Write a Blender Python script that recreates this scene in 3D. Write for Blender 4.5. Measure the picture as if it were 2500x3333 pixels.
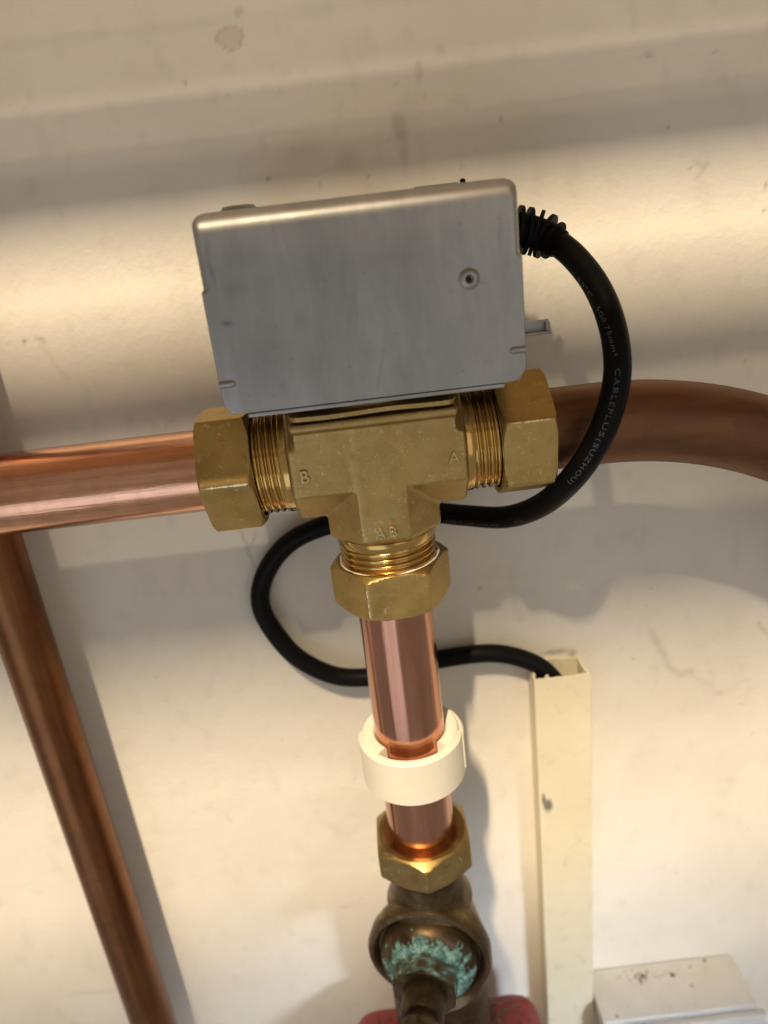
import bpy, bmesh, math, random
import numpy as np
from mathutils import Vector, Matrix

random.seed(7)
rng = np.random.default_rng(11)
scene = bpy.context.scene
for o in list(bpy.data.objects):
    bpy.data.objects.remove(o)
MM = 0.001
R = math.radians

# ------------------------------------------------------------------ camera (millimetres, lens at the origin)
PITCH, ROLL = R(20.6), R(6.775)
fw = Vector((0, math.cos(PITCH), -math.sin(PITCH)))
dn = Vector((0, -math.sin(PITCH), -math.cos(PITCH)))
ex = Vector((1, 0, 0))
cam_r = ex * math.cos(ROLL) + dn * math.sin(ROLL)
cam_d = -ex * math.sin(ROLL) + dn * math.cos(ROLL)
cd = bpy.data.cameras.new('camera')
cam = bpy.data.objects.new('camera', cd)
scene.collection.objects.link(cam)
m = Matrix.Identity(4)
for i, v in enumerate((cam_r, -cam_d, -fw)):
    m[0][i], m[1][i], m[2][i] = v.x, v.y, v.z
cam.matrix_world = m
cd.sensor_fit = 'VERTICAL'
cd.sensor_height = 9.8
cd.sensor_width = 7.35
cd.lens = 2310 / 3333 * 9.8
cd.clip_start = 0.01
cd.clip_end = 20
cd.dof.use_dof = True
cd.dof.focus_distance = 0.238
cd.dof.aperture_fstop = 1.9
scene.camera = cam

# ------------------------------------------------------------------ surroundings light and lamps
world = bpy.data.worlds.new('World')
scene.world = world
world.use_nodes = True
bg = world.node_tree.nodes['Background']
bg.inputs[0].default_value = (1.0, 0.90, 0.775, 1)
bg.inputs[1].default_value = 0.305


def area_lamp(name, loc, target, sx, sy, power, col, spread=180):
    ld = bpy.data.lights.new(name, 'AREA')
    ld.shape = 'RECTANGLE'
    ld.size, ld.size_y = sx * MM, sy * MM
    ld.energy = power
    ld.color = col
    ld.spread = R(spread)
    o = bpy.data.objects.new(name, ld)
    scene.collection.objects.link(o)
    p = Vector(loc) * MM
    o.location = p
    o.rotation_euler = (Vector(target) * MM - p).to_track_quat('-Z', 'Y').to_euler()
    return o


# warm ceiling lamp of the room, high in front and a little to the left
area_lamp('warm_lamp', (-397, -1264, 2034), (0, 236, -66), 60, 310, 132.0, (1.0, 0.80, 0.54))
# cool daylight: a window low in front on the left, and a low beam from the front right
area_lamp('cool_window', (-620, -1000, -820), (0, 260, -180), 1000, 800, 2.7, (0.74, 0.84, 1.0))
area_lamp('cool_daylight', (430, -520, -60), (20, 285, -490), 110, 110, 0.20, (0.70, 0.83, 1.0), 26)

# large dim panel added on the right to brighten the box there
area_lamp('added_right_fill', (560, -800, 60), (0, 230, -60), 620, 1100, 1.2, (1.0, 0.93, 0.84))

scene.view_settings.view_transform = 'Standard'
scene.view_settings.look = 'None'
scene.view_settings.exposure = 0
scene.view_settings.gamma = 1
scene.view_settings.use_curve_mapping = False
scene.render.engine = 'CYCLES'

# ------------------------------------------------------------------ node helpers
def new_mat(name):
    mt = bpy.data.materials.new(name)
    mt.use_nodes = True
    nt = mt.node_tree
    return mt, nt, nt.nodes['Principled BSDF']


def nd(nt, kind, **kw):
    n = nt.nodes.new(kind)
    for k, v in kw.items():
        setattr(n, k, v)
    return n


def coords(nt, scale=(1, 1, 1), rot=(0, 0, 0)):
    tc = nd(nt, 'ShaderNodeTexCoord')
    mp = nd(nt, 'ShaderNodeMapping')
    mp.inputs['Scale'].default_value = scale
    mp.inputs['Rotation'].default_value = rot
    nt.links.new(tc.outputs['Object'], mp.inputs['Vector'])
    return mp.outputs['Vector']


def noise(nt, vec, scale, detail=4, rough=0.55, dist=0.0):
    n = nd(nt, 'ShaderNodeTexNoise')
    n.inputs['Scale'].default_value = scale
    n.inputs['Detail'].default_value = detail
    n.inputs['Roughness'].default_value = rough
    n.inputs['Distortion'].default_value = dist
    nt.links.new(vec, n.inputs['Vector'])
    return n.outputs['Fac']


def ramp(nt, fac, stops):
    r = nd(nt, 'ShaderNodeValToRGB')
    els = r.color_ramp.elements
    while len(els) < len(stops):
        els.new(0.5)
    for e, (p, c) in zip(els, stops):
        e.position = p
        e.color = (*c, 1) if len(c) == 3 else c
    nt.links.new(fac, r.inputs['Fac'])
    return r.outputs['Color']


def mrange(nt, fac, a, b, c, d):
    n = nd(nt, 'ShaderNodeMapRange')
    n.inputs['From Min'].default_value = a
    n.inputs['From Max'].default_value = b
    n.inputs['To Min'].default_value = c
    n.inputs['To Max'].default_value = d
    nt.links.new(fac, n.inputs['Value'])
    return n.outputs['Result']


def mix(nt, fac, a, b):
    n = nd(nt, 'ShaderNodeMix', data_type='RGBA')
    for s, v in ((n.inputs[0], fac), (n.inputs[6], a), (n.inputs[7], b)):
        if hasattr(v, 'links') or isinstance(v, bpy.types.NodeSocket):
            nt.links.new(v, s)
        elif isinstance(v, (int, float)):
            s.default_value = v
        else:
            s.default_value = (*v, 1)
    return n.outputs[2]


def bump(nt, bsdf, height, strength, dist_mm, prev=None):
    b = nd(nt, 'ShaderNodeBump')
    b.inputs['Strength'].default_value = strength
    b.inputs['Distance'].default_value = dist_mm * MM
    nt.links.new(height, b.inputs['Height'])
    if prev is not None:
        nt.links.new(prev, b.inputs['Normal'])
    nt.links.new(b.outputs['Normal'], bsdf.inputs['Normal'])
    return b.outputs['Normal']


def attr(nt, name):
    a = nd(nt, 'ShaderNodeAttribute')
    a.attribute_name = name
    return a.outputs['Fac']


def link(nt, a, b):
    nt.links.new(a, b)


# ------------------------------------------------------------------ materials
def make_wall():
    mt, nt, b = new_mat('cream_wall_paint')
    v = coords(nt)
    big = noise(nt, v, 14, 5, 0.6)
    base = ramp(nt, big, [(0.3, (0.705, 0.66, 0.575)), (0.7, (0.765, 0.725, 0.645))])
    base = mix(nt, attr(nt, 'stain'), base, (0.20, 0.165, 0.12))
    base = mix(nt, attr(nt, 'pink'), base, (0.36, 0.22, 0.17))
    link(nt, base, b.inputs['Base Color'])
    b.inputs['Roughness'].default_value = 0.62
    b.inputs['Specular IOR Level'].default_value = 0.25
    n1 = noise(nt, v, 420, 3, 0.5)
    p = bump(nt, b, n1, 0.45, 0.35)
    n2 = noise(nt, v, 110, 4, 0.6)
    bump(nt, b, n2, 0.35, 1.0, p)
    return mt


def make_brass(name, c1, c2, r1, r2, grain, gstr, dirt=0.5):
    mt, nt, b = new_mat(name)
    v = coords(nt)
    n1 = noise(nt, v, 90, 6, 0.65)
    col = ramp(nt, n1, [(0.3, c1), (0.7, c2)])
    n3 = noise(nt, v, 260, 5, 0.7, 0.4)
    dm = mrange(nt, n3, 0.60, 0.76, 0, dirt)
    col = mix(nt, dm, col, tuple(0.42 * x for x in c1))
    n5 = noise(nt, v, 430, 4, 0.75, 1.6)
    col = mix(nt, mrange(nt, n5, 0.60, 0.70, 0, dirt), col, (0.95, 0.82, 0.55))
    link(nt, col, b.inputs['Base Color'])
    b.inputs['Metallic'].default_value = 1
    link(nt, mrange(nt, n1, 0.3, 0.7, r1, r2), b.inputs['Roughness'])
    n2 = noise(nt, v, grain, 3, 0.6)
    bump(nt, b, n2, gstr, 0.12)
    return mt


def make_copper(name, c1, c2, r1, r2, axis, wob, dark=0.0, tarnish=(0.10, 0.05, 0.03)):
    mt, nt, b = new_mat(name)
    sc = [1, 1, 1]
    sc['xyz'.index(axis)] = 0.05
    v = coords(nt, sc)
    vf = coords(nt)
    n1 = noise(nt, v, 260, 5, 0.6)
    n0 = noise(nt, vf, 55, 5, 0.65, 0.5)
    col = ramp(nt, n1, [(0.32, c1), (0.68, c2)])
    col = mix(nt, mrange(nt, n0, 0.45, 0.75, 0, dark), col, tarnish)
    link(nt, col, b.inputs['Base Color'])
    b.inputs['Metallic'].default_value = 1
    link(nt, mrange(nt, n1, 0.3, 0.7, r1, r2), b.inputs['Roughness'])
    p = bump(nt, b, n1, wob, 0.25)
    nf = noise(nt, v, 1500, 2, 0.5)
    bump(nt, b, nf, wob * 0.4, 0.05, p)
    return mt


def make_zinc(name, use_attr=True):
    mt, nt, b = new_mat(name)
    v = coords(nt)
    vs = coords(nt, (1, 1, 0.22))
    n1 = noise(nt, vs, 120, 6, 0.65, 0.3)
    col = ramp(nt, n1, [(0.25, (0.315, 0.313, 0.305)), (0.75, (0.425, 0.422, 0.41))])
    if use_attr:
        col = mix(nt, attr(nt, 'smudge'), col, (0.10, 0.105, 0.13))
    link(nt, col, b.inputs['Base Color'])
    b.inputs['Metallic'].default_value = 1
    n2 = noise(nt, v, 60, 5, 0.6)
    link(nt, mrange(nt, n2, 0.3, 0.7, 0.40, 0.48), b.inputs['Roughness'])
    n3 = noise(nt, vs, 900, 3, 0.6)
    bump(nt, b, n3, 0.16, 0.05)
    return mt


def make_plain(name, c1, c2, rough, scale=80, bstr=0.1, bdist=0.3, spec=0.4, metal=0.0, bscale=None):
    mt, nt, b = new_mat(name)
    v = coords(nt)
    n1 = noise(nt, v, scale, 5, 0.6)
    link(nt, ramp(nt, n1, [(0.3, c1), (0.7, c2)]), b.inputs['Base Color'])
    b.inputs['Roughness'].default_value = rough
    b.inputs['Metallic'].default_value = metal
    b.inputs['Specular IOR Level'].default_value = spec
    n2 = noise(nt, v, bscale or scale * 6, 4, 0.6)
    bump(nt, b, n2, bstr, bdist)
    return mt


def make_trunking():
    mt, nt, b = new_mat('yellowed_plastic')
    v = coords(nt)
    n1 = noise(nt, v, 30, 4, 0.6)
    col = ramp(nt, n1, [(0.3, (0.685, 0.615, 0.43)), (0.7, (0.745, 0.68, 0.505))])
    n2 = noise(nt, v, 110, 5, 0.7, 0.3)
    col = mix(nt, mrange(nt, n2, 0.56, 0.80, 0, 0.45), col, (0.30, 0.27, 0.17))
    col = mix(nt, attr(nt, 'stain'), col, (0.09, 0.085, 0.06))
    link(nt, col, b.inputs['Base Color'])
    b.inputs['Roughness'].default_value = 0.45
    bump(nt, b, n2, 0.1, 0.2)
    return mt


def make_valve_brass():
    mt, nt, b = new_mat('aged_dark_brass')
    v = coords(nt)
    n1 = noise(nt, v, 70, 6, 0.7, 0.4)
    col = ramp(nt, n1, [(0.30, (0.022, 0.014, 0.008)), (0.52, (0.095, 0.063, 0.031)), (0.75, (0.22, 0.16, 0.08))])
    link(nt, col, b.inputs['Base Color'])
    b.inputs['Metallic'].default_value = 0.85
    link(nt, mrange(nt, n1, 0.3, 0.7, 0.55, 0.32), b.inputs['Roughness'])
    n2 = noise(nt, v, 500, 4, 0.6)
    bump(nt, b, n2, 0.3, 0.2)
    return mt


def make_verdigris():
    mt, nt, b = new_mat('verdigris_crust')
    v = coords(nt)
    n1 = noise(nt, v, 220, 6, 0.7, 0.5)
    col = ramp(nt, n1, [(0.34, (0.03, 0.045, 0.035)), (0.45, (0.07, 0.16, 0.145)), (0.55, (0.16, 0.32, 0.28)), (0.68, (0.45, 0.58, 0.52))])
    col = mix(nt, attr(nt, 'green'), (0.055, 0.042, 0.024), col)
    link(nt, col, b.inputs['Base Color'])
    b.inputs['Roughness'].default_value = 0.85
    n2 = noise(nt, v, 700, 4, 0.7)
    bump(nt, b, n2, 0.6, 0.5)
    return mt


M = {
    'wall': make_wall(),
    'cast': make_brass('cast_brass', (0.37, 0.255, 0.096), (0.52, 0.372, 0.15), 0.38, 0.52, 800, 0.6, 0.5),
    'nut': make_brass('forged_brass_nut', (0.41, 0.28, 0.092), (0.56, 0.395, 0.145), 0.38, 0.52, 1000, 0.42, 0.55),
    'thread': make_brass('machined_brass', (0.52, 0.33, 0.105), (0.62, 0.42, 0.15), 0.15, 0.22, 2500, 0.05, 0.1),
    'worn': make_brass('worn_brass_letter', (0.52, 0.38, 0.17), (0.62, 0.47, 0.22), 0.34, 0.42, 1100, 0.2, 0.3),
    'scrape': make_brass('scraped_bright_brass', (0.85, 0.68, 0.38), (0.95, 0.80, 0.52), 0.25, 0.4, 1500, 0.6, 0.2),
    'old_nut': make_brass('dull_brass_nut', (0.30, 0.20, 0.075), (0.44, 0.31, 0.12), 0.30, 0.44, 700, 0.25, 0.6),
    'copper_x': make_copper('bright_copper_lengthwise', (0.60, 0.29, 0.17), (0.86, 0.49, 0.33), 0.12, 0.26, 'x', 0.8, 0.3),
    'copper_z': make_copper('bright_copper_upright', (0.44, 0.21, 0.135), (0.58, 0.30, 0.21), 0.12, 0.20, 'z', 0.30, 0.12),
    'old_copper_x': make_copper('brown_copper_bent', (0.155, 0.073, 0.037), (0.245, 0.12, 0.066), 0.44, 0.60, 'x', 0.14, 0.6, (0.12, 0.065, 0.05)),
    'old_copper_z': make_copper('brown_copper_upright', (0.17, 0.07, 0.028), (0.26, 0.115, 0.05), 0.30, 0.42, 'z', 0.25, 0.55, (0.10, 0.045, 0.022)),
    'zinc': make_zinc('galvanised_cover'),
    'zinc_plain': make_zinc('galvanised_plate', False),
    'black': make_plain('black_rubber', (0.004, 0.004, 0.004), (0.007, 0.006, 0.006), 0.42, 120, 0.12, 0.15, 0.09),
    'black_dull': make_plain('black_moulded_plastic', (0.003, 0.003, 0.003), (0.006, 0.006, 0.006), 0.6, 100, 0.1, 0.1, 0.12),
    'print': make_plain('grey_print', (0.06, 0.06, 0.063), (0.13, 0.13, 0.135), 0.7, 900, 0.0, 0.1, 0.2),
    'clip': make_plain('ivory_plastic', (0.70, 0.645, 0.53), (0.77, 0.725, 0.62), 0.5, 60, 0.15, 0.2, 0.4),
    'trunk': make_trunking(),
    'ptfe': make_plain('white_sealing_tape', (0.72, 0.70, 0.64), (0.85, 0.83, 0.78), 0.6, 400, 0.4, 0.3),
    'valve': make_valve_brass(),
    'verdigris': make_verdigris(),
    'red': make_plain('red_pump_paint', (0.16, 0.02, 0.022), (0.27, 0.04, 0.042), 0.5, 50, 0.25, 0.5),
    'rust': make_plain('rusty_grit', (0.05, 0.03, 0.02), (0.16, 0.10, 0.065), 0.9, 300, 0.6, 0.5),
    'ledge': make_plain('white_gloss_paint', (0.54, 0.51, 0.46), (0.63, 0.60, 0.55), 0.45, 40, 0.15, 0.3),
    'wood': make_plain('bare_pine', (0.42, 0.27, 0.14), (0.55, 0.38, 0.21), 0.6, 30, 0.2, 0.4),
    'cobweb': make_plain('dusty_cobweb', (0.30, 0.26, 0.21), (0.40, 0.35, 0.29), 0.95, 200, 0.0, 0.1, 0.1),
    'dark_hole': make_plain('dark_recess', (0.01, 0.01, 0.012), (0.02, 0.02, 0.022), 0.8, 50, 0.0),
}

# ------------------------------------------------------------------ mesh helpers (all coordinates in millimetres)
col_main = scene.collection


def empty(name, loc, label, cat, group=None):
    o = bpy.data.objects.new(name, None)
    o.empty_display_size = 0.01
    col_main.objects.link(o)
    o.location = Vector(loc) * MM
    o['label'] = label
    o['category'] = cat
    if group:
        o['group'] = group
    o['origin_mm'] = list(loc)
    return o


def world_origin(o):
    v = Vector((0, 0, 0))
    while o is not None:
        v = v + o.location
        o = o.parent
    return v / MM


def obj(name, verts, faces, mat, parent=None, angle=35, label=None, cat=None, kind=None, smooth=True, attrs=None):
    me = bpy.data.meshes.new(name)
    V = np.asarray(verts, dtype=float)
    if parent is not None:
        org = np.array(world_origin(parent))
    else:
        org = (V.min(0) + V.max(0)) / 2
        org[2] = V[:, 2].min()
    me.from_pydata([tuple(p) for p in ((V - org) * MM)], [], faces)
    me.update()
    if attrs:
        for k, a in attrs.items():
            at = me.attributes.new(k, 'FLOAT', 'POINT')
            at.data.foreach_set('value', np.asarray(a, dtype=np.float32))
    if smooth:
        me.polygons.foreach_set('use_smooth', [True] * len(me.polygons))
        me.set_sharp_from_angle(angle=R(angle))
    me.materials.append(mat)
    o = bpy.data.objects.new(name, me)
    col_main.objects.link(o)
    if parent is not None:
        o.parent = parent
    else:
        o.location = Vector(org) * MM
    if label:
        o['label'] = label
    if cat:
        o['category'] = cat
    if kind:
        o['kind'] = kind
    return o


class MB:
    def __init__(self):
        self.v, self.f = [], []

    def add(self, vf):
        n = len(self.v)
        self.v += [tuple(p) for p in vf[0]]
        self.f += [tuple(i + n for i in q) for q in vf[1]]
        return self


def box(x0, x1, y0, y1, z0, z1, bev=0.0):
    bm = bmesh.new()
    bmesh.ops.create_cube(bm, size=1)
    for v in bm.verts:
        v.co = Vector((x0 + (v.co.x + .5) * (x1 - x0), y0 + (v.co.y + .5) * (y1 - y0), z0 + (v.co.z + .5) * (z1 - z0)))
    if bev:
        bmesh.ops.bevel(bm, geom=list(bm.edges), offset=bev, segments=4, affect='EDGES', profile=0.5)
    bm.verts.ensure_lookup_table()
    vs = [tuple(v.co) for v in bm.verts]
    fs = [tuple(v.index for v in f.verts) for f in bm.faces]
    bm.free()
    return vs, fs


def frame(axis):
    a = Vector(axis).normalized()
    if abs(a.z) > 0.9:
        e1 = Vector((0, -1, 0))
    else:
        e1 = Vector((0, -1, 0)) if abs(a.y) < 0.9 else Vector((0, 0, 1))
    e1 = (e1 - a * e1.dot(a)).normalized()
    return a, e1, a.cross(e1)


def revolve(rfun, hs, org, axis, phis, cap0=None, cap1=None):
    """rfun(phi, h) -> radius. phi = 0 faces the viewer (-Y) for X and Z axes, up (+Z) for the Y axis."""
    a, e1, e2 = frame(axis)
    O = Vector(org)
    V, F = [], []
    n = len(phis)
    for h in hs:
        for ph in phis:
            r = rfun(ph, h)
            p = O + a * h + (e1 * math.cos(ph) + e2 * math.sin(ph)) * r
            V.append(tuple(p))
    for i in range(len(hs) - 1):
        for j in range(n):
            k = (j + 1) % n
            F.append((i * n + j, i * n + k, (i + 1) * n + k, (i + 1) * n + j))
    for cap, i in ((cap0, 0), (cap1, len(hs) - 1)):
        if cap is None:
            continue
        base = len(V)
        if cap == 0:
            V.append(tuple(O + a * hs[i]))
            for j in range(n):
                F.append((i * n + j, base, i * n + (j + 1) % n))
        else:
            for ph in phis:
                V.append(tuple(O + a * hs[i] + (e1 * math.cos(ph) + e2 * math.sin(ph)) * cap))
            for j in range(n):
                k = (j + 1) % n
                F.append((i * n + j, i * n + k, base + k, base + j))
    return V, F


def lathe(profile, org, axis, n=96):
    """profile [(r, h)]"""
    a, e1, e2 = frame(axis)
    O = Vector(org)
    V, F = [], []
    for r, h in profile:
        for j in range(n):
            ph = 2 * math.pi * j / n
            V.append(tuple(O + a * h + (e1 * math.cos(ph) + e2 * math.sin(ph)) * max(r, 1e-4)))
    for i in range(len(profile) - 1):
        for j in range(n):
            k = (j + 1) % n
            F.append((i * n + j, i * n + k, (i + 1) * n + k, (i + 1) * n + j))
    return V, F


def catmull(pts, step=1.0):
    P = [Vector(p) for p in pts]
    P = [P[0] * 2 - P[1]] + P + [P[-1] * 2 - P[-2]]
    out = []
    for i in range(1, len(P) - 2):
        p0, p1, p2, p3 = P[i - 1:i + 3]
        n = max(2, int((p2 - p1).length / step))
        for k in range(n):
            t = k / n
            out.append(0.5 * ((2 * p1) + (p2 - p0) * t + (2 * p0 - 5 * p1 + 4 * p2 - p3) * t * t + (3 * p1 - p0 - 3 * p2 + p3) * t ** 3))
    out.append(P[-2])
    return out


def sweep(path, rad, n=24, caps=True):
    V, F = [], []
    T = [(path[min(i + 1, len(path) - 1)] - path[max(i - 1, 0)]).normalized() for i in range(len(path))]
    ref = Vector((0, -1, 0.1)) if abs(T[0].y) < .8 else Vector((0, 0, 1))
    e1 = (ref - T[0] * ref.dot(T[0])).normalized()
    for i, p in enumerate(path):
        e1 = (e1 - T[i] * e1.dot(T[i])).normalized()
        e2 = T[i].cross(e1)
        r = rad(i) if callable(rad) else rad
        for j in range(n):
            a = 2 * math.pi * j / n
            V.append(tuple(p + (e1 * math.cos(a) + e2 * math.sin(a)) * r))
    for i in range(len(path) - 1):
        for j in range(n):
            k = (j + 1) % n
            F.append((i * n + j, i * n + k, (i + 1) * n + k, (i + 1) * n + j))
    if caps:
        F.append(tuple(range(n))[::-1])
        F.append(tuple((len(path) - 1) * n + j for j in range(n)))
    return V, F


def smin(a, b, k):
    h = max(0.0, min(1.0, 0.5 + 0.5 * (b - a) / k))
    return b + (a - b) * h - k * h * (1 - h)


def hex_nut(org, axis, h0, h1, af, ph0, c0, c1, bore0, bore1, lip0=0.0, lip1=0.0):
    """hexagon across flats af from h0 to h1 along the axis, chamfer circle radii c0, c1 at the two ends, one corner at phi = ph0"""
    a = af / 2
    phis = []
    for k in range(6):
        for d in (0, 1, 2.2, 4, 7, 11, 16, 22, 30, 38, 44, 49, 53, 56, 57.8, 59):
            phis.append(ph0 + R(60 * k + d))
    slope = math.tan(R(60))

    def rf(ph, h):
        d = (ph - ph0) % (math.pi / 3) - math.pi / 6
        rh = a / math.cos(d)
        rc = max(c0, bore0) + (h - h0) * slope
        rd = max(c1, bore1) + (h1 - h) * slope
        r = smin(rh, a * 1.1547 - 0.18, 0.35)
        return smin(smin(r, rc, 0.25), rd, 0.25)
    n = 26
    hs = []
    for i in range(n + 1):
        t = i / n
        t = 0.5 - 0.5 * math.cos(math.pi * t)
        hs.append(h0 + (h1 - h0) * t)
    V, F = revolve(rf, hs, org, axis, phis, bore0, bore1)
    return V, F


def thread(org, axis, h0, h1, rmaj, depth, pitch, hand=1):
    n = 112
    phis = [2 * math.pi * j / n for j in range(n)]
    hs = list(np.linspace(h0, h1, int((h1 - h0) / 0.16)))

    def rf(ph, h):
        t = ((h - hand * pitch * ph / (2 * math.pi)) / pitch) % 1.0
        tri = abs(2 * t - 1)
        s = max(0, min(1, (tri - 0.12) / 0.62))
        s = s * s * (3 - 2 * s)
        edge = min(1, max(0, (h - h0) / 1.0))
        return rmaj - depth * (1 - s) * edge
    return revolve(rf, hs, org, axis, phis, rmaj - 4, 13.6)


def octagon_prism(org, axis, h0, h1, af, ch=0.0):
    rad = lambda ph: (af / 2) / math.cos((ph + math.pi / 8) % (math.pi / 4) - math.pi / 8)
    phis = [R(22.5 + 45 * k) for k in range(8)]
    hs = [h0, h0 + ch, h1 - ch, h1] if ch else [h0, h1]
    sc = [1 - ch / (af / 2), 1, 1, 1 - ch / (af / 2)] if ch else [1, 1]
    mp = dict(zip(hs, sc))
    return revolve(lambda ph, h: (af / 2) / math.cos(R(22.5)) * mp[h], hs, org, axis, phis, 0, 0)


def vnoise(x, y, seed=0):
    """smooth value noise, numpy"""
    xi, yi = np.floor(x).astype(int), np.floor(y).astype(int)
    xf, yf = x - xi, y - yi

    def hsh(a, b):
        h = (a * 374761393 + b * 668265263 + seed * 974711) & 0x7fffffff
        h = ((h ^ (h >> 13)) * 1274126177) & 0x7fffffff
        return ((h ^ (h >> 16)) & 0xffff) / 65535.0
    u, v = xf * xf * (3 - 2 * xf), yf * yf * (3 - 2 * yf)
    a, b, c, d = hsh(xi, yi), hsh(xi + 1, yi), hsh(xi, yi + 1), hsh(xi + 1, yi + 1)
    return a + (b - a) * u + (c - a) * v + (a - b - c + d) * u * v


def fbm(x, y, seed=0, oct=4):
    s, a, t = 0, 0.5, 0
    for k in range(oct):
        s = s + a * vnoise(x * 2 ** k + 13.7 * k, y * 2 ** k - 7.1 * k, seed + k)
        t += a
        a *= 0.55
    return s / t


def seg_dist(x, z, a, b):
    ax, az = a
    bx, bz = b
    dx, dz = bx - ax, bz - az
    L = dx * dx + dz * dz + 1e-9
    t = np.clip(((x - ax) * dx + (z - az) * dz) / L, 0, 1)
    return np.hypot(x - ax - t * dx, z - az - t * dz)


def text_mesh(s, size, extrude, bevel=0.0, spacing=1.0):
    c = bpy.data.curves.new('lettering', 'FONT')
    c.body = s
    c.size = size
    c.extrude = extrude
    c.bevel_depth = bevel
    c.bevel_resolution = 2
    c.resolution_u = 4
    c.space_character = spacing
    t = bpy.data.objects.new('lettering_source', c)
    col_main.objects.link(t)
    dg = bpy.context.evaluated_depsgraph_get()
    me = bpy.data.meshes.new_from_object(t.evaluated_get(dg))
    V = [tuple(v.co) for v in me.vertices]
    F = [tuple(p.vertices) for p in me.polygons]
    bpy.data.objects.remove(t)
    bpy.data.curves.remove(c)
    bpy.data.meshes.remove(me)
    return V, F


# ------------------------------------------------------------------ the wall
WALL = 285.0


def build_wall():
    xs = np.concatenate([[-900, -500, -320], np.arange(-262, 206, 1.1), [260, 500, 900]])
    zs = np.concatenate([[-900, -650, -520], np.arange(-474, 96, 1.1), [140, 300, 600]])
    Xg, Zg = np.meshgrid(xs, zs)
    x, z = Xg.ravel(), Zg.ravel()
    wx = x + 3.0 * (fbm(x / 6, z / 6, 3) - .5) + 1.6 * (fbm(x / 1.7, z / 1.7, 5) - .5)
    wz = z + 3.0 * (fbm(x / 6, z / 6, 9) - .5) + 1.6 * (fbm(x / 1.7, z / 1.7, 15) - .5)
    st = np.zeros_like(x)

    def spot(px, pz, rx, rz, s, soft=0.6, rot=0):
        nonlocal st
        c, q = math.cos(rot), math.sin(rot)
        dx, dz = wx - px, wz - pz
        d = np.hypot((dx * c + dz * q) / rx, (-dx * q + dz * c) / rz)
        st = np.maximum(st, s * np.clip((1 - d) / soft, 0, 1))

    def line(pts, w, s):
        nonlocal st
        for a, b in zip(pts[:-1], pts[1:]):
            d = seg_dist(wx, wz, a, b) / w
            st = np.maximum(st, s * np.clip(1.0 - d, 0, 1))
    # general grime
    g = np.clip((fbm(x / 38, z / 38, 21) - 0.52) * 2.2, 0, 1) * 0.10
    g += np.clip((fbm(x / 7, z / 11, 31) - 0.60) * 3, 0, 1) * 0.12
    st = np.maximum(st, g)
    # dirt above the actuator
    spot(22, 38, 4, 6, .30); spot(23, 30, 2.5, 12, .20, .9); spot(2, 29, 6, 7, .20, .9); spot(-14, 34, 12, 8, .16, 1)
    spot(30, 55, 1.8, 5, .24); spot(38, 60, 3, 2, .16); spot(44, 44, 6, 3, .12)
    spot(-27, 26, 1.1, .8, .55); spot(-51, 59, 1.6, 1.2, .3); spot(-9, 22, .8, 2.5, .35); spot(9, 23, .6, 2.2, .4)
    for k in range(26):
        spot(rng.uniform(-40, 50), rng.uniform(20, 60), rng.uniform(.6, 2.2), rng.uniform(.6, 3.0), rng.uniform(.06, .2), .8)
    # small marks on the right and left
    line([(108, 51), (110, 52.2), (112, 50.5)], 1.1, .3); line([(108.5, 50.2), (111, 51)], .7, .4)
    spot(134, 50, .9, .7, .5); spot(119, 27, .8, .8, .55)
    line([(129, 15), (131, 13), (134, 14)], 1.2, .25); line([(130, 10), (133, 14.5)], 1.1, .22); spot(127, 13, 1.2, .8, .3)
    spot(156, 5, 1.1, 1.6, .5); spot(156, -4, .8, .8, .5)
    spot(-130, -20, 1.4, 1.2, .6); spot(-124, -20, 3, 1.6, .4, .8, -.6); line([(-125, -19), (-121, -29), (-117, -36)], 1.6, .13)
    spot(72, -11, 1.1, 3.4, .3); spot(71, -15, .8, .8, .5)
    line([(-92, -68), (-88, -58), (-85, -62), (-80, -55)], 1.3, .16)
    for k in range(70):
        spot(rng.uniform(-165, 185), rng.uniform(-400, 85), rng.uniform(.4, 1.1), rng.uniform(.4, 1.2), rng.uniform(.12, .5), .8)
    for k in range(26):
        spot(rng.uniform(-165, 185), rng.uniform(-400, 85), rng.uniform(2, 9), rng.uniform(2, 10), rng.uniform(.03, .1), 1)
    # dark smear of dust by the trunking and by the cable loop
    line([(117, -182), (121, -190), (126, -202), (132, -208), (138, -206)], 3.0, .26)
    line([(136, -206), (145, -215), (150, -221), (157, -219), (166, -215)], 2.0, .16)
    spot(137, -206, 3.6, 2.6, .28, .9); spot(152, -220, 2.6, 1.4, .3); spot(163, -228, 3, 1.2, .2)
    line([(168, -184), (173, -193), (178, -198)], 1.4, .3); spot(177, -198, 3.5, 2.5, .22)
    line([(-62, -108), (-61, -118), (-59, -128)], 1.1, .35); line([(-56, -110), (-61, -118)], .9, .3); line([(-64, -117), (-58, -116)], .8, .25)
    spot(72, -187, 9, 2.2, .55, .7); spot(80, -189, 3, 3.5, .5, .7); spot(-46, -330, 5, 1.4, .22); spot(-96, -262, 1.2, 5, .14); spot(-195, -372, 22, 3, .16, .8)
    pk = np.zeros_like(x)
    d = np.hypot((wx + 33) / 4.6, (wz - 71) / 3.8)
    pk = np.maximum(pk, np.clip((1 - d) / .18, 0, 1) * (0.24 + .5 * np.clip((d - .7) * 3, 0, 1)))
    d2 = np.hypot((wx + 37.2) / 3.2, (wz - 74.5) / 2.2)
    pk *= 1 - np.clip((1 - d2) / .2, 0, 1) * 0
    d = np.hypot((wx + 29) / 2.2, (wz - 78) / 1.6)
    pk = np.maximum(pk, np.clip((1 - d) / .5, 0, 1) * .3)
    V = np.stack([x, np.full_like(x, WALL), z], 1)
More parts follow.
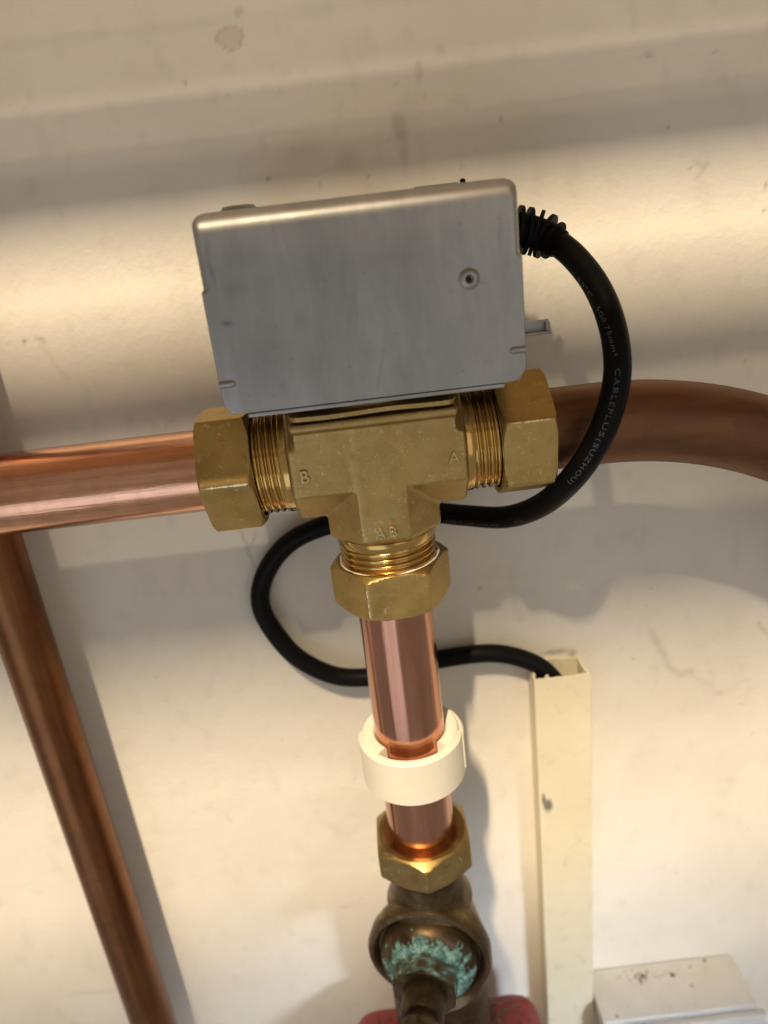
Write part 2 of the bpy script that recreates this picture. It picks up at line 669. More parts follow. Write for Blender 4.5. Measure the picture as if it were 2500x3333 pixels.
    nx, nz = len(xs), len(zs)
    F = []
    for i in range(nz - 1):
        for j in range(nx - 1):
            k = i * nx + j
            F.append((k, k + 1, k + nx + 1, k + nx))
    o = obj('wall', V, F, M['wall'], None, attrs={'stain': st, 'pink': pk})
    o['kind'] = 'structure'
    o['label'] = 'cream painted cupboard wall with scuffs and dust marks'


build_wall()

# unseen slatted shelf added above the picture: its slats stripe the lamp light on the wall
shelf = empty('added_shade_shelf', (0, 165, 140), 'unseen pine slats added above the valve to band the lamp light', 'shelf')
for (y0, y1) in ((-130, -50), (53, 114), (121, 158), (185.5, 208)):  # spacing set for the light bands; foremost one added to shade the lower wall
    obj('shade_slat', *box(-520, 520, y0, y1, 140, 144, .8), M['wood'], shelf)
rack = empty('added_shade_rack', (0, 190, 260), 'unseen upper rack of narrow pine slats added to dim the upper wall', 'shelf')  # added out of view: thins the lamp light on the upper wall
for k in range(14):
    obj('shade_slat', *box(-520, 520, 108 + 12.5 * k, 117.4 + 12.5 * k, 260, 262, .5), M['wood'], rack)

# ------------------------------------------------------------------ three-port valve
AX = (0, 236, -65.7)       # where the two pipe axes meet
YA, ZA = 236.0, -65.7
valve = empty('motorised_valve', (0, 236, -121), 'brass three-port valve tee with A, B and AB cast on it', 'valve')


def build_body():
    mb = MB()
    mb.add(octagon_prism(AX, (1, 0, 0), -29, 29, 38.2, 1.2))
    mb.add(octagon_prism(AX, (0, 0, -1), -6, 28.4, 38.7, 2.2))
    mb.add(box(-26, 26, YA - 19.1, YA + 20, -67, -50.5, .8))
    mb.add(box(-7.2, 7.6, YA - 19.45, YA, -92, -51, .3))
    mb.add(box(-26.6, 26.6, YA - 21.6, YA + 22, -52.2, -48.9, 1.4))
    me = bpy.data.meshes.new('body')
    org = np.array(world_origin(valve))
    V = (np.array(mb.v) - org)
    me.from_pydata([tuple(p) for p in V], [], mb.f)      # still in mm while it is remeshed
    me.update()
    t = bpy.data.objects.new('body_source', me)
    col_main.objects.link(t)
    md = t.modifiers.new('remesh', 'REMESH')
    md.mode = 'VOXEL'
    md.voxel_size = 0.42
    sm = t.modifiers.new('smooth', 'SMOOTH')
    sm.factor = 0.5
    sm.iterations = 14
    dg = bpy.context.evaluated_depsgraph_get()
    me2 = bpy.data.meshes.new_from_object(t.evaluated_get(dg))
    bpy.data.objects.remove(t)
    n = len(me2.vertices)
    co = np.empty(n * 3)
    me2.vertices.foreach_get('co', co)
    co = co.reshape(-1, 3)
    # slight unevenness of the casting
    nr = np.empty(n * 3)
    me2.vertices.foreach_get('normal', nr)
    nr = nr.reshape(-1, 3)
    d = (fbm(co[:, 0] / 5 + 40, co[:, 2] / 5 + 40, 2) - .5) * 0.12
    co = (co + nr * d[:, None]) * MM
    me2.vertices.foreach_set('co', co.ravel())
    me2.update()
    me2.polygons.foreach_set('use_smooth', [True] * len(me2.polygons))
    me2.materials.clear()
    me2.materials.append(M['cast'])
    me2.name = 'body'
    o = bpy.data.objects.new('body', me2)
    col_main.objects.link(o)
    o.parent = valve
    return o


body = build_body()


def letter(s, x, z, size, y):
    V, F = text_mesh(s, size, 0.32, 0.12)
    xs = [p[0] for p in V]
    zs = [p[1] for p in V]
    mx, mz = (min(xs) + max(xs)) / 2, (min(zs) + max(zs)) / 2
    V = [(x + (p[0] - mx) * 0.92, y - p[2], z + p[1] - mz) for p in V]
    obj('raised_letter', V, F, M['worn'], body, 40)


letter('B', -23.7, -66.4, 5.8, YA - 19.45)
letter('A', 24.2, -65.8, 5.8, YA - 19.45)
letter('A', -2.0, -88.6, 5.4, YA - 19.7)
letter('B', 2.3, -88.6, 5.4, YA - 19.7)


def build_bonnet():
    nx = 60
    V, F = [], []
    prof = [(-21.2, -48.55), (-21.9, -48.2), (-21.9, -46.9), (-21.2, -46.5), (-10, -46.4)]
    for i in range(nx + 1):
        x = -26.2 + 52.4 * i / nx
        wv = 0.55 * math.exp(-((x - 6) / 9) ** 2) - 0.25 * math.exp(-((x + 14) / 6) ** 2)
        edge = max(0, abs(x) - 22) / 4.2
        back = 3.4 * (1 - math.sqrt(max(0, 1 - edge * edge)))
        for (dy, z) in prof:
            V.append((x, YA + dy + (back if dy < -15 else 0), z + wv * .6 + .15))
    n = len(prof)
    for i in range(nx):
        for j in range(n - 1):
            F.append((i * n + j, (i + 1) * n + j, (i + 1) * n + j + 1, i * n + j + 1))
    return V, F


obj('bonnet_plate', *build_bonnet(), M['cast'], valve, 50)
obj('bonnet_neck', *lathe([(0, 0), (19, 0), (19, 4.2), (0, 4.2)], (0, YA + 1, -46.6), (0, 0, 1), 64), M['cast'], valve)

for axis, hand in (((1, 0, 0), 1), ((-1, 0, 0), 1), ((0, 0, -1), 1)):
    mb = MB()
    mb.add(lathe([(13, 28.2), (17.55, 28.2), (17.6, 28.6), (17.6, 31.2), (17.0, 31.7), (13, 31.7)], AX, axis))
    mb.add(thread(AX, axis, 31.2, 46.0, 17.35, 1.15, 2.309, hand))
    obj('threaded_end', mb.v, mb.f, M['thread'], valve, 60)

nL = obj('compression_nut', *hex_nut(AX, (-1, 0, 0), 40.3, 57.6, 38.2, 0.0, 19.7, 20.4, 17.9, 14.2), M['nut'], valve, 28)
nR = obj('compression_nut', *hex_nut(AX, (1, 0, 0), 40.3, 57.6, 38.2, R(36), 19.7, 20.4, 17.9, 14.2), M['nut'], valve, 28)
nB = obj('compression_nut', *hex_nut(AX, (0, 0, -1), 39.4, 55.9, 38.2, R(24.5), 19.2, 19.8, 17.9, 14.2), M['nut'], valve, 28)


def scraped_edge(nut, axis, ph, h0, h1, seed, wmax):
    a, e1, e2 = frame(axis)
    O = Vector(AX)
    V, F = [], []
    n = 60
    for i in range(n + 1):
        h = h0 + (h1 - h0) * i / n
        g = fbm(np.array([h * .9 + seed]), np.array([seed * 3.1]), seed, 4)[0]
        w = max(.02, wmax * (g * 1.9 - .55)) * min(1, i / 5, (n - i) / 5 + .05)
        for k in (-1, 0, 1):
            an = ph + k * w / 21.5
            d = (an - ph) % (math.pi / 3) - math.pi / 6
            r = smin(19.1 / math.cos(d), 19.1 * 1.1547 - .18, .35) + .05
            V.append(tuple(O + a * h + (e1 * math.cos(an) + e2 * math.sin(an)) * r))
    for i in range(n):
        for k in range(2):
            F.append((i * 3 + k, i * 3 + k + 1, i * 3 + k + 4, i * 3 + k + 3))
    obj('scraped_edge', V, F, M['scrape'], nut, 80)


scraped_edge(nL, (-1, 0, 0), 0.0, 41.5, 55.5, 3, .75)
scraped_edge(nR, (1, 0, 0), R(-24), 42, 56, 5, .5)
scraped_edge(nB, (0, 0, -1), R(24.5), 43, 54, 7, .35)


def build_tape():
    V, F = [], []
    n = 200
    segs = []
    for i in range(n + 1):
        ph = -math.pi * 0.62 + 1.24 * math.pi * i / n
        g = fbm(np.array([ph * 2.2 + 9]), np.array([0.0]), 44)[0]
        gap = 1.0 if (ph < -0.1 or ph > 0.42) else 0.0
        w = gap * max(0.0, 0.35 + 1.6 * (g - .45)) * min(1, abs(ph + .1) * 5 if ph < .2 else abs(ph - .42) * 5)
        segs.append((ph, max(w, 0.01), g))
    a, e1, e2 = frame((0, 0, -1))
    O = Vector(AX)
    for ph, w, g in segs:
        d = e1 * math.cos(ph) + e2 * math.sin(ph)
        z = 39.45 + .35 * math.sin(ph * 9) * .4
        for r, h in ((17.3, z + .5), (17.5, z + .2 - .6 * w), (17.8, z + .1 - .8 * w), (18.0 + .5 * w, z + .1 - .4 * w), (18.0 + .6 * w, z + .5)):
            V.append(tuple(O + a * h + d * r))
    for i in range(n):
        for j in range(4):
            F.append((i * 5 + j, i * 5 + j + 1, (i + 1) * 5 + j + 1, (i + 1) * 5 + j))
    obj('sealing_tape', V, F, M['ptfe'], nB, 60)


build_tape()

# ------------------------------------------------------------------ copper pipes
def pipe(name, path, r, mat, label, n=64):
    V, F = sweep(path, r, n)
    return obj(name, V, F, mat, None, 50, label, 'pipe')


pipe('copper_pipe', [Vector((-260 + i * 4.0, YA, ZA)) for i in range(54)], 14, M['copper_x'],
     'bright new copper pipe running left from the valve')
pipe('copper_pipe', [Vector((0, YA, -108 - i * 2.0)) for i in range(71)], 14, M['copper_z'],
     'bright copper pipe dropping from the valve through the white clip')
pts = [Vector((44, YA, ZA)), Vector((60, YA, ZA)), Vector((74, YA, ZA))]
RB = 150
for k in range(1, 60):
    a = R(1.1 * k)
    pts.append(Vector((76 + RB * math.sin(a), YA, ZA - RB * (1 - math.cos(a)))))
pipe('copper_pipe', pts, 14, M['old_copper_x'], 'dull brown copper pipe bending down on the right')
pipe('copper_pipe', [Vector((-156, 267, 300 - i * 8.0)) for i in range(110)], 10.6, M['old_copper_z'],
     'thinner brown copper pipe upright along the left wall')

# ------------------------------------------------------------------ actuator head
act = empty('valve_actuator', (1.7, 236, -43.6), 'galvanised steel box actuator on top of the brass valve', 'actuator')
BX0, BX1, BZ0, BZ1, BY = -43.3, 46.7, -42.1, 13.2, 208.0


def build_cover():
    rt, rs = 6.0, 2.2
    zt = [BZ1 - rt * (1 - math.cos(R(90 * i / 16))) * 0 - rt * (1 - math.sin(R(90 - 90 * i / 16))) for i in range(17)]
    zs = zt + list(np.arange(BZ1 - rt - .5, BZ0 + 5.0, -0.5)) + [BZ0 + 4.8 * (1 - math.sin(R(90 * i / 18))) for i in range(19)]
    us = sorted(set([0, .001, .0025, .005, .008, .012, .017, .023] + list(np.linspace(.03, .97, 170)) + [1 - q for q in (0, .001, .0025, .005, .008, .012, .017, .023)]))
    V, sm = [], []
    nx = len(us)
    for z in zs:
        up = min(1, max(0, (z + 7.2) / 0.8))
        ins = 0.45 * up
        d = z - BZ0
        cr = 4.8 - math.sqrt(max(0, 4.8 ** 2 - (4.8 - d) ** 2)) if d < 4.8 else 0
        dt = BZ1 - z
        tr = 3.2 - math.sqrt(max(0, 3.2 ** 2 - (3.2 - dt) ** 2)) if dt < 3.2 else 0
        xl, xr = BX0 + ins + cr + tr, BX1 - ins - cr - tr
        for u in us:
            x = xl + (xr - xl) * u
            dx = min(x - xl, xr - x)
            y = BY
            qt = max(0, (rt - dt) / rt)
            rr = rs if up > 0 else 0.5
            qs = max(0, (rr - dx) / rr)
            y += rt * (1 - math.sqrt(max(0, 1 - qt * qt))) + rr * (1 - math.sqrt(max(0, 1 - qs * qs)))
            # gentle press marks and unevenness of the sheet
            y += 0.10 * math.sin(x * .11 + 1) * math.sin(z * .13)
            V.append((x, y, z))
    A = np.array(V)
    x, z = A[:, 0], A[:, 2]
    wx = x + 2 * (fbm(x / 5 + 50, z / 5 + 50, 61) - .5)
    wz = z + 2 * (fbm(x / 5 + 50, z / 5 + 50, 65) - .5)
    s = np.clip((fbm(x / 16 + 9, z / 16 + 9, 71) - .45) * 1.6, 0, 1) * .12
    s += np.clip((fbm(x / 3 + 9, z / 9 + 9, 75) - .55) * 2.4, 0, 1) * .16

    def spot(px, pz, rx, rz, k, soft=.7):
        nonlocal s
        d = np.hypot((wx - px) / rx, (wz - pz) / rz)
        s = np.maximum(s, k * np.clip((1 - d) / soft, 0, 1))
    spot(-37.5, -16, 2.4, 1.1, .6, .9)
    spot(-31, 2, 9, 6, .2, 1); spot(10, -4, 16, 5, .14, 1); spot(24, -26, 10, 9, .12, 1); spot(-16, -30, 12, 7, .12, 1)
    spot(-39.5, -2, .9, 7, .42, 1)
    spot(-39, 4, 1.1, 4, .34, 1)
    spot(-34, -7, 5, 4, .22, 1)
    spot(41, -1, .8, 8, .25, 1)
    for k in range(40):
        spot(rng.uniform(-38, 42), rng.uniform(-40, 4), rng.uniform(.35, .8), rng.uniform(.35, .8), rng.uniform(.15, .5), .8)
    for k in range(14):
        spot(rng.uniform(-38, 42), rng.uniform(-40, 4), rng.uniform(2, 6), rng.uniform(2, 7), rng.uniform(.05, .16), 1)
    for a, b, k in (((5.6, -28), (2.2, -40), .30), ((7.6, -20), (5.6, -28), .12), ((-6, -34), (-1, -28), .08), ((10, -6), (22, -7.5), .06)):
        s = np.maximum(s, k * np.clip(1 - seg_dist(x, z, a, b) / .45, 0, 1))
    F = []
    nz = len(zs)
    for i in range(nz - 1):
        for j in range(nx - 1):
            k = i * nx + j
            F.append((k, k + nx, k + nx + 1, k + 1))
    # walls folded back
    V = list(V)
    sm = list(s)

    def wall(idx, depth):
        base = len(V)
        for q in idx:
            px, py, pz = V[q]
            V.append((px, depth(pz), pz))
            sm.append(sm[q])
        for i in range(len(idx) - 1):
            F.append((idx[i], idx[i + 1], base + i + 1, base + i))
    dep = lambda z: 264.0 if z > -6.9 else BY + 1.3
    wall([i * nx for i in range(nz)][::-1], dep)
    wall([i * nx + nx - 1 for i in range(nz)], dep)
    wall(list(range(nx)), lambda z: 264.0)
    wall(list(range((nz - 1) * nx, nz * nx))[::-1], lambda z: BY + 1.3)
    return obj('cover', V, F, M['zinc'], act, 50, attrs={'smudge': sm})


cover = build_cover()
obj('rivet', *lathe([(3.2, 0.25), (2.85, -.05), (2.4, -.42), (1.9, -.72), (1.45, -.75), (1.1, -.55), (.85, 0.0), (.75, .3), (0, .4)], (31.4, BY, -11.9), (0, 1, 0), 40),
    M['zinc_plain'], cover, 60)
obj('rivet_hollow', *lathe([(.85, 0), (0, 0)], (31.25, BY + .05, -11.95), (0, 1, 0), 24), M['dark_hole'], cover)
for x0, x1 in ((BX0 + .1, BX0 + 5.2), (BX1 - 5.2, BX1 - .1)):
    xs = np.linspace(x0, x1, 22)
    inner = x1 if x0 < 0 else x0
    path = [Vector((x, BY + .35, -33.1)) for x in xs]
    V, F = sweep(path, lambda i: 1.12 * math.sqrt(max(0.02, min(1, (abs(xs[i] - inner) + .02) / 1.3))), 20)
    obj('pressed_rib', V, F, M['zinc_plain'], cover, 60)
obj('chassis', *box(-41.9, 45.2, BY + 1.5, 263.5, -42.3, 8, .4), M['zinc_plain'], act)
obj('base_plate', *box(-36.6, 40.0, BY + .5, 262, -43.7, -42.45, .25), M['zinc_plain'], act)
obj('top_boss', *lathe([(5.6, 0), (5.5, 1.4), (4.8, 2.3), (3, 2.5), (0, 2.5)], (-33, 236, BZ1 - .1), (0, 0, 1), 48), M['zinc_plain'], act, 50)
obj('label_plate', *box(20, 33, 228, 250, BZ1 - .2, BZ1 + 1.2, .3), M['zinc_plain'], act)
obj('top_pin', *lathe([(.9, 0), (.9, 2.2), (.4, 2.6), (0, 2.6)], (35.6, 236, BZ1 - .1), (0, 0, 1), 20), M['black_dull'], act)
mb = MB()
mb.add(box(44, 64, 249.2, 250.2, -34.2, -30.4, .2))
mb.add(box(44, 64.2, 245.8, 250.2, -34.9, -34.1, .25))
mb.add(box(62.6, 64, 247.5, 250.0, -34.4, -30.9, .2))
obj('manual_lever', mb.v, mb.f, M['zinc_plain'], act)

# ------------------------------------------------------------------ cable
CR = 4.2
ctrl = [(42, 254.0, .8), (50, 254, .4), (56.7, 254.0, -1.0), (62.2, 253.5, -2.6), (67.5, 250.0, -6.0), (72.1, 243.0, -11.8), (75.6, 233.0, -20.4), (76.9, 223.0, -31.0),
        (76.1, 215.5, -42.6), (73.2, 212.0, -53.0), (68.6, 211.5, -64.2), (62.9, 218.0, -77.4), (55.6, 232.5, -91.6), (45.2, 247.0, -100.6), (30.7, 260.0, -103.0),
        (18.6, 267.0, -102.9), (-1.8, 272.0, -102.4), (-25.4, 275.0, -106.4), (-41.1, 277.0, -112.8), (-52.5, 278.5, -124.5), (-58.1, 279.0, -137.9),
        (-56.3, 279.0, -151.6), (-47.0, 278.5, -168.8), (-31.7, 278.0, -180.5), (-15.1, 278.0, -183.8), (0.1, 278.0, -181.4), (17.3, 278.0, -178.8),
        (38.6, 278.0, -178.6), (53.2, 278.0, -182.8), (64.6, 277.5, -190.5), (71.7, 277.0, -202.3), (74.7, 277.0, -217), (74.7, 277, -240)]
cpath = catmull(ctrl, 0.9)
cable = empty('power_cable', (62, 236, -215), 'black rubber cable looping from the actuator down into the trunking', 'cable')
obj('sheath', *sweep(cpath, CR, 32), M['black'], cable, 60)
arc = [0.0]
for a, b in zip(cpath[:-1], cpath[1:]):
    arc.append(arc[-1] + (b - a).length)


def s_at(fn):
    best = min(range(len(cpath)), key=lambda i: fn(cpath[i]))
    return arc[best]


def at_s(s):
    s = max(arc[0], min(arc[-1] - 1e-6, s))
    i = max(0, np.searchsorted(arc, s) - 1)
    t = (s - arc[i]) / (arc[i + 1] - arc[i])
    p = cpath[i].lerp(cpath[i + 1], t)
    i0, i1 = max(0, i - 1), min(len(cpath) - 1, i + 2)
    T = (cpath[i1] - cpath[i0]).normalized()
    return p, T


def cable_text(txt, s0, s1, size, off0, off1, spacing=1.15):
    V, F = text_mesh(txt, size, 0.0, 0.0, spacing)
    xs = [p[0] for p in V]
    x0, x1 = min(xs), max(xs)
    ym = size * .35
    out = []
    for px, py, pz in V:
        t = (px - x0) / (x1 - x0)
        p, T = at_s(s0 + (s1 - s0) * t)
        view = -p.normalized()
        e1 = (view - T * view.dot(T)).normalized()
        up = -T.cross(e1)
        ang = off0 + (off1 - off0) * t + (py - ym) / CR
        out.append(tuple(p + (e1 * math.cos(ang) + up * math.sin(ang)) * (CR + 0.035)))
    obj('printed_text', out, F, M['print'], cable, 80)


sz = lambda z0: s_at(lambda p: abs(p.z - z0) + (0 if p.x > 55 else 999))
cable_text('90°C', sz(-16.5), sz(-23.5), 1.9, -.95, -.72, 1.2)
cable_text('5G0.75mm²', sz(-27.0), sz(-41.0), 1.95, -.62, -.12, 1.2)
cable_text('CABLEPLUS(SUZHOU)', sz(-44.2), sz(-77.0), 2.15, .02, .10, 1.2)
sx_ = lambda x0: s_at(lambda p: abs(p.x - x0) + (0 if -115 < p.z < -85 else 999))
cable_text('RU', sx_(51.5), sx_(49.2), 1.5, .62, .64)
cable_text('AWM VW-1', sx_(44.8), sx_(38.5), 1.5, .72, .76)
cable_text('81/1 A 300V', sx_(36), sx_(26), 1.4, .78, .7)

# strain relief grommet
i0 = min(range(len(cpath)), key=lambda i: abs(cpath[i].x - 46))
g_core = []
for s in np.linspace(arc[i0], arc[i0] + 25, 30):
    g_core.append(at_s(s)[0])
grom = obj('cable_gland', *sweep(g_core, lambda i: 5.9 - 1.2 * i / 29, 32), M['black_dull'], act, 60)
for k in range(7):
    s = arc[i0] + 3.2 + k * 3.25
    w = 1.25 if k < 6 else .6
    p0, T = at_s(s)
    rr = 8.0 - 0.14 * k if k < 6 else 6.3
    V, F = sweep([p0 - T * w * .5, p0 - T * w * .49, p0 + T * w * .49, p0 + T * w * .5], lambda i, rr=rr: rr if i in (1, 2) else rr - .25, 40)
    obj('gland_rib', V, F, M['black_dull'], grom, 40)
# ------------------------------------------------------------------ pipe clip
clip = empty('pipe_clip', (0, 284, -203), 'ivory plastic clip holding the bright upright pipe to the wall', 'pipe clip')


def arc_band(r0, r1, z0, z1, a0, a1, n=60, bev=.5):
    """band between two radii round the upright pipe; angle 0 faces the viewer"""
    sec = [(r0, z0 + bev), (r0 + bev, z0), (r1 - bev, z0), (r1, z0 + bev), (r1, z1 - bev), (r1 - bev, z1), (r0 + bev, z1), (r0, z1 - bev)]
    V, F = [], []
    k = len(sec)
    for i in range(n + 1):
        a = a0 + (a1 - a0) * i / n
        for r, z in sec:
            V.append((r * math.sin(a), YA - r * math.cos(a), z))
    for i in range(n):
        for j in range(k):
            jj = (j + 1) % k
            F.append((i * k + j, i * k + jj, (i + 1) * k + jj, (i + 1) * k + j))
    F.append(tuple(range(k)))
    F.append(tuple(n * k + j for j in range(k))[::-1])
    return V, F


obj('clip_jaw', *arc_band(14.15, 19.4, -202.0, -181.4, R(44), R(316), 80, .8), M['clip'], clip, 40)
obj('strap', *arc_band(17.4, 20.9, -203.0, -182.6, R(-96), R(78), 70, 1.0), M['clip'], clip, 40)
obj('strap_lower_band', *arc_band(14.6, 17.8, -202.4, -186.5, R(-70), R(70), 50, .6), M['clip'], clip, 40)
obj('strap_hinge', *arc_band(19.4, 21.4, -201.0, -183.6, R(76), R(150), 30, .7), M['clip'], clip, 40)
obj('clip_base', *box(-10, 10, 252, 284.8, -200.5, -183, 1.0), M['clip'], clip)

# ------------------------------------------------------------------ old gate valve under the pipe
gate = empty('gate_valve', (0, 236, -318), 'old dark brass gate valve crusted with green verdigris', 'valve')
gn = obj('union_nut', *hex_nut((0, YA, -200), (0, 0, -1), 33.5, 48.5, 38.6, 0.0, 18.4, 18.6, 16.6, 14.5), M['old_nut'], gate, 28)
obj('nut_face', *lathe([(14.05, 35.4), (16.9, 33.7)], (0, YA, -200), (0, 0, -1)), M['old_nut'], gn)


def nut_text():
    V, F = text_mesh('OITSA', 2.2, .12, .05, 1.5)
    xs = [p[0] for p in V]
    x0, x1 = min(xs), max(xs)
    out = []
    for px, py, pz in V:
        a = (px - (x0 + x1) / 2) / 15.6
        r = 16.7 - py * .95
        z = -200 - 33.75 - (16.9 - r) * .6 + pz + .08
        out.append((r * math.sin(a), YA - r * math.cos(a), z))
    obj('stamped_letters', out, F, M['old_nut'], gn, 50)


nut_text()
GZ = -290.0
obj('neck', *lathe([(14.6, 47.5), (14.6, 54), (15.2, 60), (16.5, 66), (19, 72)], (0, YA, -200), (0, 0, -1), 64), M['valve'], gate)
TURN = R(12)
GA = (math.sin(TURN), math.cos(TURN), 0)
GF = (-GA[0], -GA[1], 0)
GO = (0, YA, GZ)
yl = lambda pr: [(r, y - YA) for r, y in pr]


def turned(V):
    return [(x * math.cos(TURN) + (y - YA) * math.sin(TURN), YA + (y - YA) * math.cos(TURN) - x * math.sin(TURN), z) for x, y, z in V]


obj('valve_body', *lathe(yl([(0, 259), (10, 259), (15.5, 252), (19.5, 243), (23.5, 233), (26.6, 226.5), (27.2, 221), (26.4, 219.2), (24.6, 218.6), (23.4, 219.4), (22.2, 222), (0, 222)]), GO, GA, 96), M['valve'], gate, 40)
obj('outlet_neck', *lathe([(20, 16), (20, 24), (22.5, 27), (22.5, 62), (20, 65), (20, 84)], (0, YA, GZ), (0, 0, -1), 64), M['valve'], gate)
obj('bonnet', *lathe(yl([(21.6, 222.5), (21.2, 218.5), (19.8, 215.2), (17.5, 212.9), (14, 211.6), (0, 211.0)]), GO, GA, 96), M['valve'], gate, 50)
pk = obj('packing_nut', *hex_nut(GO, GF, 23, 33.0, 25, R(0), 12.4, 12.4, 8, 8), M['valve'], gate, 28)


def build_crust():
    n, mrad = 240, 46
    aa = np.repeat(np.arange(n) * 2 * math.pi / n, mrad)
    rr = np.tile(np.linspace(9.4, 20.6, mrad), n)
    cx, cz = rr * np.sin(aa), rr * np.cos(aa)
    g = fbm(cx * .28 + 60, cz * .28 + 60, 91, 5)
    g2 = fbm(cx * 1.1 + 20, cz * 1.1 + 20, 97, 4)
    band = np.exp(-((rr - 14.2 - 1.6 * np.maximum(0, -np.cos(aa))) / 3.4) ** 2)
    mask = band * .62 + (g - .5) * 1.25 + (g2 - .5) * .5 - .05
    surf = np.interp(rr, [0, 14, 17.5, 19.8, 21.2], [211.0, 211.6, 212.9, 215.2, 218.5])
    y = surf + .22 - np.clip(mask, -.1, .8) * 2.0 - (g2 - .5) * .7 * np.clip(mask * 4, 0, 1)
    V = list(zip(cx, y, GZ + cz))
    gr = np.clip(mask * 3.2 + .15, 0, 1)
    F = []
    for i in range(n):
        k = (i + 1) % n
        for j in range(mrad - 1):
            F.append((i * mrad + j, i * mrad + j + 1, k * mrad + j + 1, k * mrad + j))
    obj('verdigris_crust', turned(V), F, M['verdigris'], gate, 80, attrs={'green': gr})
    # bloom on the hexagon's upper faces
    V, F, gb = [], [], []
    nn = 60
    for i in range(nn + 1):
        a = -1.9 + 3.8 * i / nn
        d = (a % (math.pi / 3)) - math.pi / 6
        rh = 12.5 / math.cos(d) + .35
        for j in range(9):
            y = 203.2 + 8.2 * j / 8
            g = fbm(np.array([a * 4 + 20]), np.array([y * .6]), 95)[0]
            V.append((rh * math.sin(a) * (1 + (g - .62) * .08), y, GZ + rh * math.cos(a) * (1 + (g - .60) * .09)))
            gb.append(max(0, min(1, (g - .42) * 4)))
    for i in range(nn):
        for j in range(8):
            F.append((i * 9 + j, i * 9 + j + 1, (i + 1) * 9 + j + 1, (i + 1) * 9 + j))
    obj('verdigris_bloom', turned(V), F, M['verdigris'], pk, 80, attrs={'green': gb})


build_crust()
obj('spindle', *lathe(yl([(9.0, 206), (9.0, 194.5), (8.4, 193.2), (6.4, 192.6), (6.4, 186)]), GO, GA, 48), M['valve'], gate, 40)
obj('spindle_nut', *hex_nut(GO, GF, 46, 56, 15, R(0), 7.6, 7.4, 3, 0.1), M['valve'], gate, 28)

# red pump under it
pump = obj('pump', *box(-48, 50, 176, 262, -450, -371, 13), M['red'], None, 60, 'red painted pump casing under the old gate valve', 'pump')
def shard(x, y, z, s):
    v = rng.normal(0, 1, (6, 3))
    v = v / np.linalg.norm(v, axis=1)[:, None] * s * rng.uniform(.6, 1.2, (6, 1))
    v[:, 2] *= .55
    bm = bmesh.new()
    for p in v:
        bm.verts.new((x + p[0], y + p[1], z + p[2]))
    bmesh.ops.convex_hull(bm, input=list(bm.verts))
    bmesh.ops.delete(bm, geom=[q for q in bm.verts if not q.link_faces], context='VERTS')
    bm.verts.index_update()
    out = ([tuple(q.co) for q in bm.verts], [tuple(q.index for q in f.verts) for f in bm.faces])
    bm.free()
    return out


mb = MB()
for k in range(420):
    x = rng.normal(20, 8) if k < 320 else rng.uniform(-36, 40)
    y = rng.uniform(234, 254)
    s = min(2.4, .35 + abs(rng.normal(0, .7)))
    mb.add(shard(x, y, -371 + s * .3 + abs(rng.normal(0, 1.2)) * math.exp(-((x - 20) / 9) ** 2), s))
obj('rust_flakes', mb.v, mb.f, M['rust'], None, 20, 'dark rust flakes and grit heaped on the red pump', 'rust', 'stuff')

# ------------------------------------------------------------------ cable trunking
trunk = empty('cable_trunking', (70.6, 277, -520), 'yellowed cream plastic trunking upright on the wall, cable entering its top', 'trunking')
TX0, TX1, TY, TT = 58.0, 83.3, 269.0, -190.0


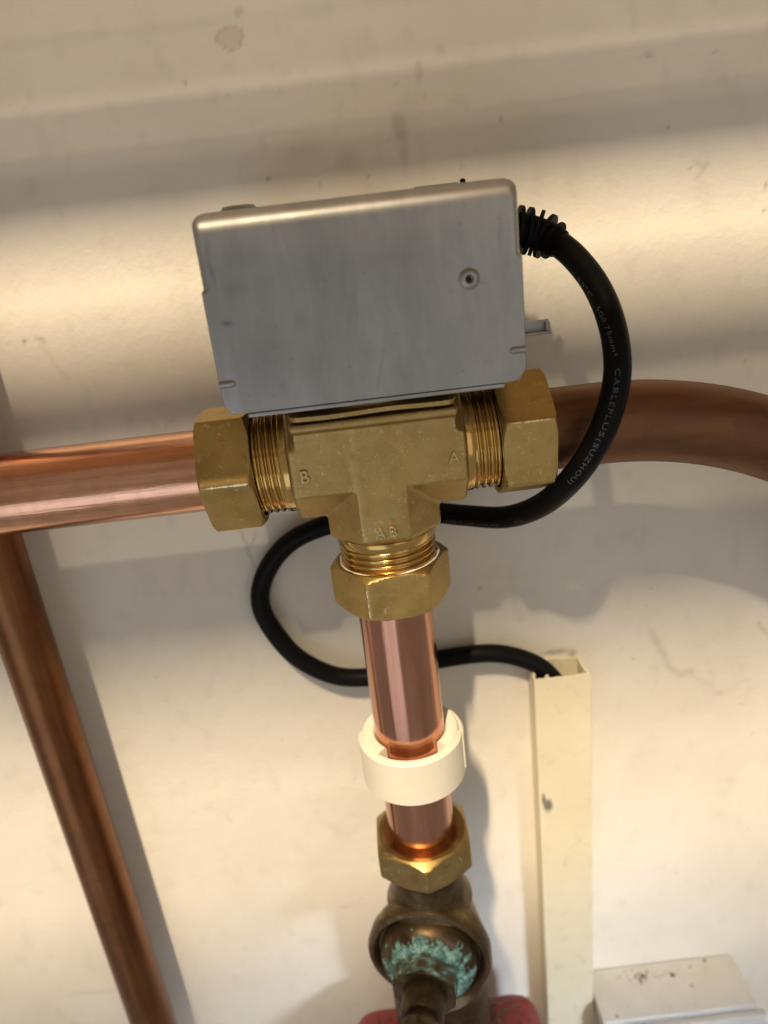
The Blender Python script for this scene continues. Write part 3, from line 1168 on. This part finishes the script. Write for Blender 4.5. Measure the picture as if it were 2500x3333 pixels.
def trunk_strip(name, p0, p1, thick_dir, th, seed, n=60, rag=.8, front=False):
    """sheet from p0 to p1 (in plan) rising to a ragged top edge"""
    V, F, st = [], [], []
    (x0, y0), (x1, y1) = p0, p1
    zs = [0] + list(np.linspace(4, 330, 160))
    for side in (0, 1):
        for i in range(n + 1):
            t = i / n
            g = (fbm(np.array([t * 14 + seed]), np.array([seed * 1.7]), seed, 4)[0] - .5) * 2 * rag
            if front and .20 < t < .27:
                g += 1.5
            if front and t < .03:
                g += .9
            for dz in zs:
                x = x0 + (x1 - x0) * t + thick_dir[0] * th * side
                y = y0 + (y1 - y0) * t + thick_dir[1] * th * side
                z = TT + (g if dz == 0 else (g * .1 if dz < 5 else 0)) - dz
                V.append((x, y, z))
                d = math.hypot((x - 62.2) / 2.8, (z + 262) / 4.6)
                d2 = math.hypot((x - 60.2) / 1.2, (z + 258) / 4.0)
                st.append(max(0, min(1, (1 - min(d, d2)) * 2.4)) * .85 if front else 0)
    m_ = len(zs)
    N = (n + 1) * m_
    for s in (0, 1):
        for i in range(n):
            for j in range(m_ - 1):
                k = s * N + i * m_ + j
                F.append((k, k + 1, k + m_ + 1, k + m_) if s == 0 else (k, k + m_, k + m_ + 1, k + 1))
    for i in range(n):
        k = i * m_
        F.append((k, k + m_, N + k + m_, N + k))
    for i in (0, n):
        for j in range(m_ - 1):
            k = i * m_ + j
            F.append((k, N + k, N + k + 1, k + 1))
    return obj(name, V, F, M['trunk'], trunk, 40, attrs={'stain': st})


trunk_strip('lid', (TX0, TY), (TX1, TY), (0, 1), 1.1, 3, 80, .55, True)
trunk_strip('lid_edge', (TX0, TY + 1.15), (TX0, TY + 4.2), (1, 0), 1.0, 5, 8, .3)
trunk_strip('lid_edge', (TX1 - 1.0, TY + 1.15), (TX1 - 1.0, TY + 4.2), (1, 0), 1.0, 6, 8, .5)
trunk_strip('side', (TX0 + .6, TY + 4.25), (TX0 + .6, WALL - 1.3), (1, 0), 1.0, 7, 14, .4)
trunk_strip('side', (TX1 - 1.6, TY + 4.25), (TX1 - 1.6, WALL - 1.3), (1, 0), 1.0, 8, 14, .6)
trunk_strip('back', (TX0 + .6, WALL - 1.25), (TX1 - .6, WALL - 1.25), (0, 1), 1.0, 9, 40, 1.0)

# ------------------------------------------------------------------ boxed ledge at the lower right
ledge = empty('boxed_ledge', (126, 270, -480), 'white painted boxed-in ledge right of the trunking, dusty top', 'ledge')
obj('top_board', *box(84.2, 168, 255.5, 284.6, -412, -401, .7), M['ledge'], ledge)
obj('front_board', *box(84.2, 171, 251.5, 255.3, -480, -404.2, .6), M['ledge'], ledge)
obj('end_board', *box(164.5, 168, 255.6, 284.6, -480, -412.2, .3), M['ledge'], ledge)
mb = MB()
for (x, y, n, sp, sz_) in ((112, 277, 20, 7, 1.0), (131, 276, 8, 1.6, 1.0), (152, 282, 7, 1.2, 1.1), (142, 279.5, 4, 1.5, .7), (102, 279, 8, 4, .6), (137, 269, 3, 1, .8), (93, 257.5, 4, .8, .8), (125, 277, 14, 7, .5), (122, 272, 90, 36, .3)):
    for k in range(n):
        s = sz_ * rng.uniform(.4, 1.1)
        px, py = x + rng.normal(0, sp * .55), y + rng.normal(0, sp * .25)
        py = min(max(py, 257), 283.5)
        px = min(max(px, 86), 166)
        mb.add(shard(px, py, -401 + s * .3, s))
obj('plaster_crumbs', mb.v, mb.f, M['rust'], None, 20, 'dark crumbs and dust lying on the white ledge', 'debris', 'stuff')
